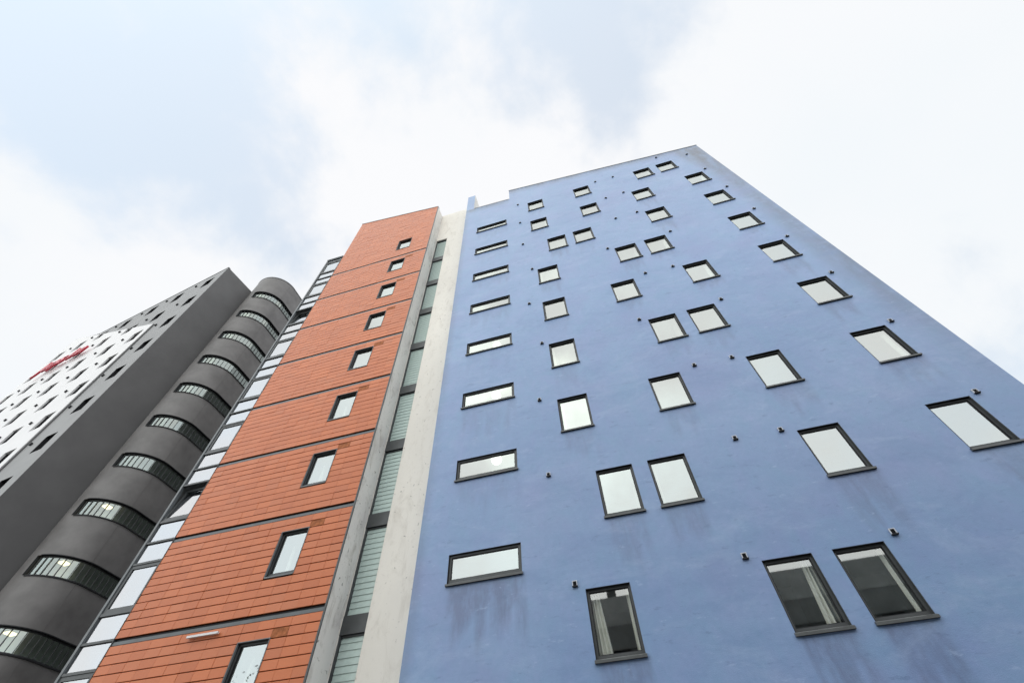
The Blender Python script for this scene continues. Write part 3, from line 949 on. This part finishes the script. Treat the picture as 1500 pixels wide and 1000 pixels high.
# ================================================================== ROUND STAIR TOWER
RR = 0.615
RX, RY = -9.06, 5.205
rt_ = thing('round_stair_tower', 'dark grey rounded stair tower ringed by curved ribbon windows', 'tower', (RX * S, RY * S, 0))
RT = 12.68
SIDE = 4.0
def prof(s, r=RR):
    """s in storeys along the outline, 0 at the left start of the half circle"""
    arc = math.pi * RR
    if s < 0: return (-r, -s)
    if s > arc: return (r, s - arc)
    t = math.pi + s / RR
    return (r * math.cos(t), r * math.sin(t))
arc = math.pi * RR
s0 = RR * math.radians(93)
s1 = arc + 1.1
rh = [(s0, s1, n + .505, n + .812) for n in range(1, 12)]
ss = breaks(-1.0, arc + SIDE, [s0, s1, 0, arc], 0.06)
mb = MB()
def rpos(u, d, z):
    x, y = prof(u, RR - d); return (x * S, y * S, Z(z))
grid_wall(mb, ss, breaks(Z0, RT, [h[2] for h in rh] + [h[3] for h in rh], 1.0), rh, pos=rpos)
for p in range(len(mb.f)): pass
me = mb.mesh('wall', M['drum'], True)
link('wall', me, rt_)
mb = MB()
top = [prof(s) for s in ss]
mb.quad(*[(x * S, y * S, Z(RT)) for x, y in top])
(xa, ya), (xb, yb) = prof(ss[0]), prof(ss[-1])
mb.quad((xa * S, ya * S, 0), (xa * S, ya * S, Z(RT)), (xb * S, yb * S, Z(RT)), (xb * S, yb * S, 0))
part('roof', mb, M['dark'], rt_)
mb = MB()
for a, b in zip(ss, ss[1:]):
    (xa, ya), (xb, yb) = prof(a, RR + .008), prof(b, RR + .008)
    (xc, yc), (xd, yd) = prof(a, RR - .03), prof(b, RR - .03)
    for q in (((xa, ya, RT - .02), (xb, yb, RT - .02), (xb, yb, RT + .012), (xa, ya, RT + .012)), ((xa, ya, RT + .012), (xb, yb, RT + .012), (xd, yd, RT + .012), (xc, yc, RT + .012)),
              ((xa, ya, RT - .02), (xc, yc, RT - .02), (xd, yd, RT - .02), (xb, yb, RT - .02))):
        mb.quad(*[(x * S, y * S, Z(z)) for x, y, z in q])
part('coping', mb, M['metal'], rt_)
DEP = 0.042
wsec = [s for s in ss if s0 - 1e-6 <= s <= s1 + 1e-6]
rib = MB()
for a, b in zip(wsec, wsec[1:]):
    A0, B0, A1, B1 = prof(a, RR + .004), prof(b, RR + .004), prof(a, RR - DEP), prof(b, RR - DEP)
    hz = .307
    P = lambda p, z: (p[0] * S, p[1] * S, z * S)
    rib.quad(P(A0, hz), P(B0, hz), P(B1, hz), P(A1, hz), m=1)           # soffit
    rib.quad(P(A0, hz + .012), P(B0, hz + .012), P(B0, hz), P(A0, hz), m=1)
    C0, D0 = prof(a, RR + .014), prof(b, RR + .014)
    rib.quad(P(A1, 0.004), P(B1, 0.004), P(D0, -.002), P(C0, -.002), m=0)  # sill top
    rib.quad(P(C0, -.020), P(D0, -.020), P(D0, -.002), P(C0, -.002), m=1)
    rib.quad(P(C0, -.020), P(prof(a, RR), -.020), P(prof(b, RR), -.020), P(D0, -.020), m=1)
    rib.quad(P(A1, .287), P(B1, .287), P(B1, .307), P(A1, .307), m=0)
    rib.quad(P(A1, 0), P(B1, 0), P(B1, .022), P(A1, .022), m=0)
a = s0
rib.quad(P(prof(a), 0), P(prof(a, RR - DEP), 0), P(prof(a, RR - DEP), .307), P(prof(a), .307), m=0)
ribm = rib.mesh('ribbon_window', [M['metal'], M['black']])
gl = MB()
for a, b in zip(wsec, wsec[1:]):
    A1, B1 = prof(a, RR - DEP - .006), prof(b, RR - DEP - .006)
    gl.quad(P(A1, .018), P(B1, .018), P(B1, .29), P(A1, .29))
glm = gl.mesh('pane', M['ribbon'])
mu = MB(); mu.box(-.014, .014, -.02, .05, 0.02 * S, .288 * S)
mum = mu.mesh('mullion', M['metal'])
inn = MB()
for a, b in zip(ss, ss[1:]):
    A1, B1 = prof(a, RR - .34), prof(b, RR - .34)
    inn.quad(P(A1, -.1), P(B1, -.1), P(B1, .5), P(A1, .5))
innm = inn.mesh('stair_wall', M['room'])
lt = MB(); lt.box(-.16, .16, -.16, .16, -.03, .03)
ltm = lt.mesh('stair_lamp', M['warm'])
for n in range(1, 12):
    o = link('ribbon_window', ribm, rt_, (0, 0, Z(n + .505)))
    link('pane', glm, o); link('stair_wall', innm, o)
    k = 0
    s = s0 + 0.05
    while s < arc + 0.5:
        x, y = prof(s, RR - DEP)
        x2, y2 = prof(s + .001, RR - DEP)
        m_ = link('mullion', mum, o, (x * S, y * S, 0), (0, 0, math.atan2(y2 - y, x2 - x)))
        s += 0.097; k += 1
    if n in (2, 3, 4):
        x, y = prof(RR * math.radians(130), RR - .17)
        l_ = link('stair_lamp', ltm, o, (x * S, y * S, .27 * S))
# expansion joint down the curve
x, y = prof(RR * math.radians(165), RR + .002)
for n in range(1, 13):
    jb = MB(); jb.box(-.012, .012, -.006, .0, 0, (.66 if n < 12 else .8) * S)
    j_ = link('joint_strip', jb.mesh('joint_strip', M['drum']), rt_, (x * S, y * S, Z(n - .17)), (0, 0, math.radians(75)))

# ================================================================== ACROSS THE STREET (seen in the glass)
opp = thing('brick_building', 'long dark brick building across the street with a chimney on its flat roof', 'building', (14, -16, 0))
mb = MB()
OHT = 16.5
oh2 = []
wins = [(-24 + 3.4 * i, z) for i in range(16) for z in (1.0, 4.4, 7.8, 11.2)]
posb = lambda u, d, z: (u, -d, z)
hb = [(x, x + 1.3, z, z + 1.9) for x, z in wins]
ra = MB(); ra.box(-26, 30, 0.0, 0.06, 14.6, OHT); rb = MB(); rb.box(-26, 30, 0.0, 0.04, 13.15, 14.6)
grid_wall(mb, breaks(-26, 30, [h[0] for h in hb] + [h[1] for h in hb], 4), breaks(0, OHT, [h[2] for h in hb] + [h[3] for h in hb], 3), hb, pos=posb, reveal=0.2)
mb.quad((-26, 0, 0), (-26, 0, OHT), (-26, -10, OHT), (-26, -10, 0)); mb.quad((30, 0, 0), (30, -10, 0), (30, -10, OHT), (30, 0, OHT))
mb.quad((-26, 0, OHT), (30, 0, OHT), (30, -10, OHT), (-26, -10, OHT)); mb.quad((-26, -10, 0), (-26, -10, OHT), (30, -10, OHT), (30, -10, 0))
part('wall', mb, M['brick'], opp)
part('added_pale_band', ra, m_plain('added_pale_band_paint', (0.42, 0.43, 0.41), 0.9, 0.2, 0, 0.25, 0.6), opp)  # added pale band, lightens the top of the reflection in the dark windows
part('added_grey_band', rb, m_plain('added_grey_band_paint', (0.24, 0.25, 0.24), 0.9, 0.2, 0, 0.3, 0.6), opp)  # added mid-grey band, next step of that reflected fade
ow = MB(); ow.quad((0, -.18, 0), (1.3, -.18, 0), (1.3, -.18, 1.9), (0, -.18, 1.9)); ow.box(.62, .68, -.17, -.13, 0, 1.9); ow.box(0, .62, -.17, -.13, .95, 1.0); ow.box(.68, 1.3, -.17, -.13, .95, 1.0)
owm = ow.mesh('window', m_plain('old_window', (0.06, 0.065, 0.07), 0.2, 0.5))
for x, z in wins: link('window', owm, opp, (x, 0, z))
mb = MB(); mb.box(-16.9, -16.25, -1.6, -0.9, OHT, OHT + 2.6); mb.box(-16.97, -16.18, -1.67, -0.83, OHT + 2.6, OHT + 2.8)
part('chimney', mb, M['brick'], opp)

def tree(x, y, h, seed, label):
    r = random.Random(seed)
    t = thing('street_tree', label, 'tree', (x, y, 0), 0, 'trees across the street')
    tb_ = MB()
    tips = []
    def limb(p, d, ln, rad, depth):
        q = p + d * ln
        r2 = rad * .62
        side = d.orthogonal().normalized(); up = d.cross(side)
        n = 6; k = len(tb_.v)
        for (c, rr) in ((p, rad), (q, r2)):
            for i in range(n):
                a = 2 * math.pi * i / n
                tb_.v.append(tuple(c + (side * math.cos(a) + up * math.sin(a)) * rr))
        for i in range(n): tb_.f.append((k + i, k + (i + 1) % n, k + n + (i + 1) % n, k + n + i)); tb_.mi.append(0)
        if depth == 0: tips.append(q); return
        if depth < 3: tips.append(q)
        for _ in range(3 if depth > 1 else 4):
            nd = (d + Vector((r.uniform(-1, 1), r.uniform(-1, 1), r.uniform(-.25, .7))) * .75).normalized()
            limb(q, nd, ln * r.uniform(.6, .8), r2, depth - 1)
    limb(Vector((0, 0, 0)), Vector((0, 0, 1)), h * .3, h * .018, 4)
    part('trunk', tb_, M['bark'], t)
    lb = MB()
    for p in tips:
        for _ in range(9):
            c = p + Vector((r.gauss(0, .45), r.gauss(0, .45), r.gauss(0, .35)))
            a = Vector((r.uniform(-1, 1), r.uniform(-1, 1), r.uniform(-1, 1))).normalized()
            b = a.orthogonal().normalized(); sz = r.uniform(.08, .17)
            lb.quad(c - a * sz, c + b * sz * .5, c + a * sz, c - b * sz * .5)
    part('crown', lb, M['leaf'], t)
    return t
tree(-29, -17, 16.5, 5, 'taller leafy tree across the street left of the brick building')
tree(-20, -20, 13.0, 9, 'shorter leafy tree nearest the end wall of the brick building')
